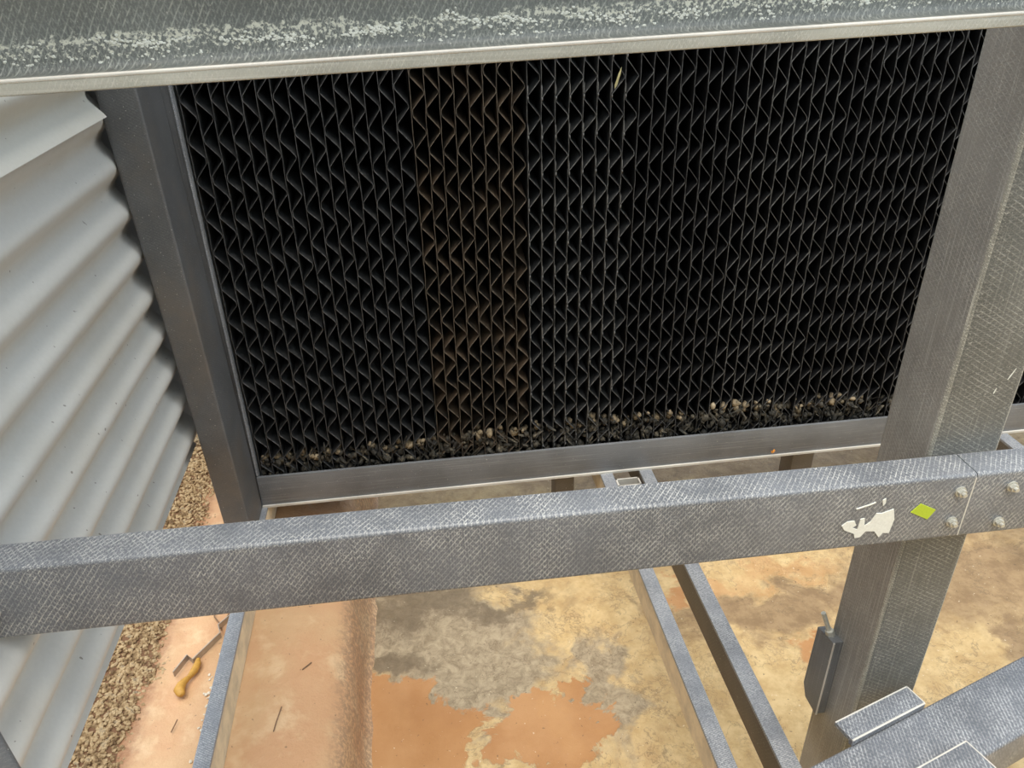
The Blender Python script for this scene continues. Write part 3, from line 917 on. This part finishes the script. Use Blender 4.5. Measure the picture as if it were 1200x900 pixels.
# dark beam end, lower left corner
q0, q1 = Vector((-0.2855, 0.357, -0.42)), Vector((-0.2615, 0.328, -0.42))
dd = (q1 - q0).normalized(); nn = Vector((dd.y, -dd.x, 0))
v, f = sweep(fillet([(0, 0), (0.055, 0), (0.055, -0.07), (0, -0.07)], 0.004, 3), q0 - dd * 0.03, q1 + dd * 0.25, nn, (0, 0, 1))
o = link('side_brace', v, f, M['frp_dark'], axis=dd, smooth=40)
tag(o, 'dark beam poking into the lower left corner', 'brace')

# ------------------------------------------------------------------ litter on the curb
def strip(path, h, th, name, mat):
    V, F = [], []
    n_ = len(path)
    for i, p in enumerate(path):
        p = Vector((p[0], p[1], 0))
        a = Vector((*path[max(i - 1, 0)], 0)); b = Vector((*path[min(i + 1, n_ - 1)], 0))
        t = (b - a).normalized(); nr = Vector((-t.y, t.x, 0)) * th / 2
        for s, z in ((1, PZ + .0025), (-1, PZ + .0025), (-1, PZ + .0025 + h), (1, PZ + .0025 + h)):
            V.append((p.x + nr.x * s, p.y + nr.y * s, z))
    for i in range(n_ - 1):
        for k in range(4):
            a = i * 4 + k; b = i * 4 + (k + 1) % 4
            F.append((a, b, b + 4, a + 4))
    F += [(3, 2, 1, 0), tuple(range(4 * n_ - 4, 4 * n_))]
    return link(name, V, F, mat)
root_path = [(-0.406, 0.838), (-0.393, 0.868), (-0.383, 0.858), (-0.352, 0.905), (-0.358, 0.922), (-0.344, 0.940)]
o = strip(root_path, 0.011, 0.0016, 'bent_strip', M['steel'])
tag(o, 'thin zigzag bent metal strip lying on the curb by the left rail', 'metal strip')

# curled yellow pod
V, F = [], []
path = [(-0.3765, 0.861), (-0.3755, 0.850), (-0.3775, 0.838), (-0.3815, 0.829), (-0.3860, 0.825), (-0.3900, 0.818), (-0.3915, 0.808), (-0.3875, 0.800), (-0.3855, 0.797)]
rad = [0.003, 0.0056, 0.0060, 0.0045, 0.0056, 0.0068, 0.0078, 0.0062, 0.003]
for i, ((x, y), r) in enumerate(zip(path, rad)):
    for k in range(8):
        an = 2 * math.pi * k / 8
        V.append((x + r * math.cos(an), y + 0.0015 * math.cos(an), PZ + 0.0085 + r * 0.95 * math.sin(an)))
for i in range(len(path) - 1):
    for k in range(8):
        F.append((i * 8 + k, i * 8 + (k + 1) % 8, i * 8 + 8 + (k + 1) % 8, i * 8 + 8 + k))
F += [tuple(range(7, -1, -1)), tuple(range(len(V) - 8, len(V)))]
o = link('seed_pod', V, F, M['leaf_yellow'], smooth=50)
tag(o, 'curled yellow-orange dry pod on the curb beside the bent strip', 'seed pod')

def twig(pts, r, label):
    V, F = [], []
    for i, p in enumerate(pts):
        p = Vector(p)
        for k in range(6):
            an = 2 * math.pi * k / 6
            V.append(p + Vector((r * math.cos(an), r * 0.6 * math.sin(an), r * math.sin(an))))
    for i in range(len(pts) - 1):
        for k in range(6):
            F.append((i * 6 + k, i * 6 + (k + 1) % 6, i * 6 + 6 + (k + 1) % 6, i * 6 + 6 + k))
    F += [tuple(range(5, -1, -1)), tuple(range(len(V) - 6, len(V)))]
    o = link('twig', V, F, M['twig'])
    tag(o, label, 'twig', 'twigs on the curb')
z = PZ + 0.003
twig([(-0.374, 0.962, z), (-0.370, 0.948, z + .002), (-0.360, 0.935, z), (-0.354, 0.920, z)], 0.0011, 'thin brown twig behind the bent strip, just below the cross beam')
twig([(-0.346, 0.965, z), (-0.350, 0.945, z + .002)], 0.0009, 'short twig against the left rail, just below the cross beam')
twig([(-0.243, 0.760, z), (-0.247, 0.735, z + .001), (-0.249, 0.722, z)], 0.0009, 'short twig on the bare peach curb, right of left rail')
twig([(-0.220, 0.822, z), (-0.208, 0.832, z + .001)], 0.0009, 'small dark twig lying crosswise on the peach curb')
twig([(-0.388, 0.742, z), (-0.384, 0.760, z + .001)], 0.0009, 'tiny twig on the curb between gravel and left rail, below the pod')
parts = []
for i in range(140):
    y = random.choice([random.gauss(0.80, 0.03), random.uniform(0.60, 0.88)])
    x = -0.333 - abs(random.gauss(0, 0.010))
    s = random.uniform(0.0012, 0.0032)
    parts.append(lump((x, y, PZ + 0.001 + s * .4), s * 1.3, s, s * .6))
v, f = merge(*parts)
o = link('grit', v, f, M['scrap'])
tag(o, 'pale grit and chips scattered along the left rail', 'grit', kind='stuff')
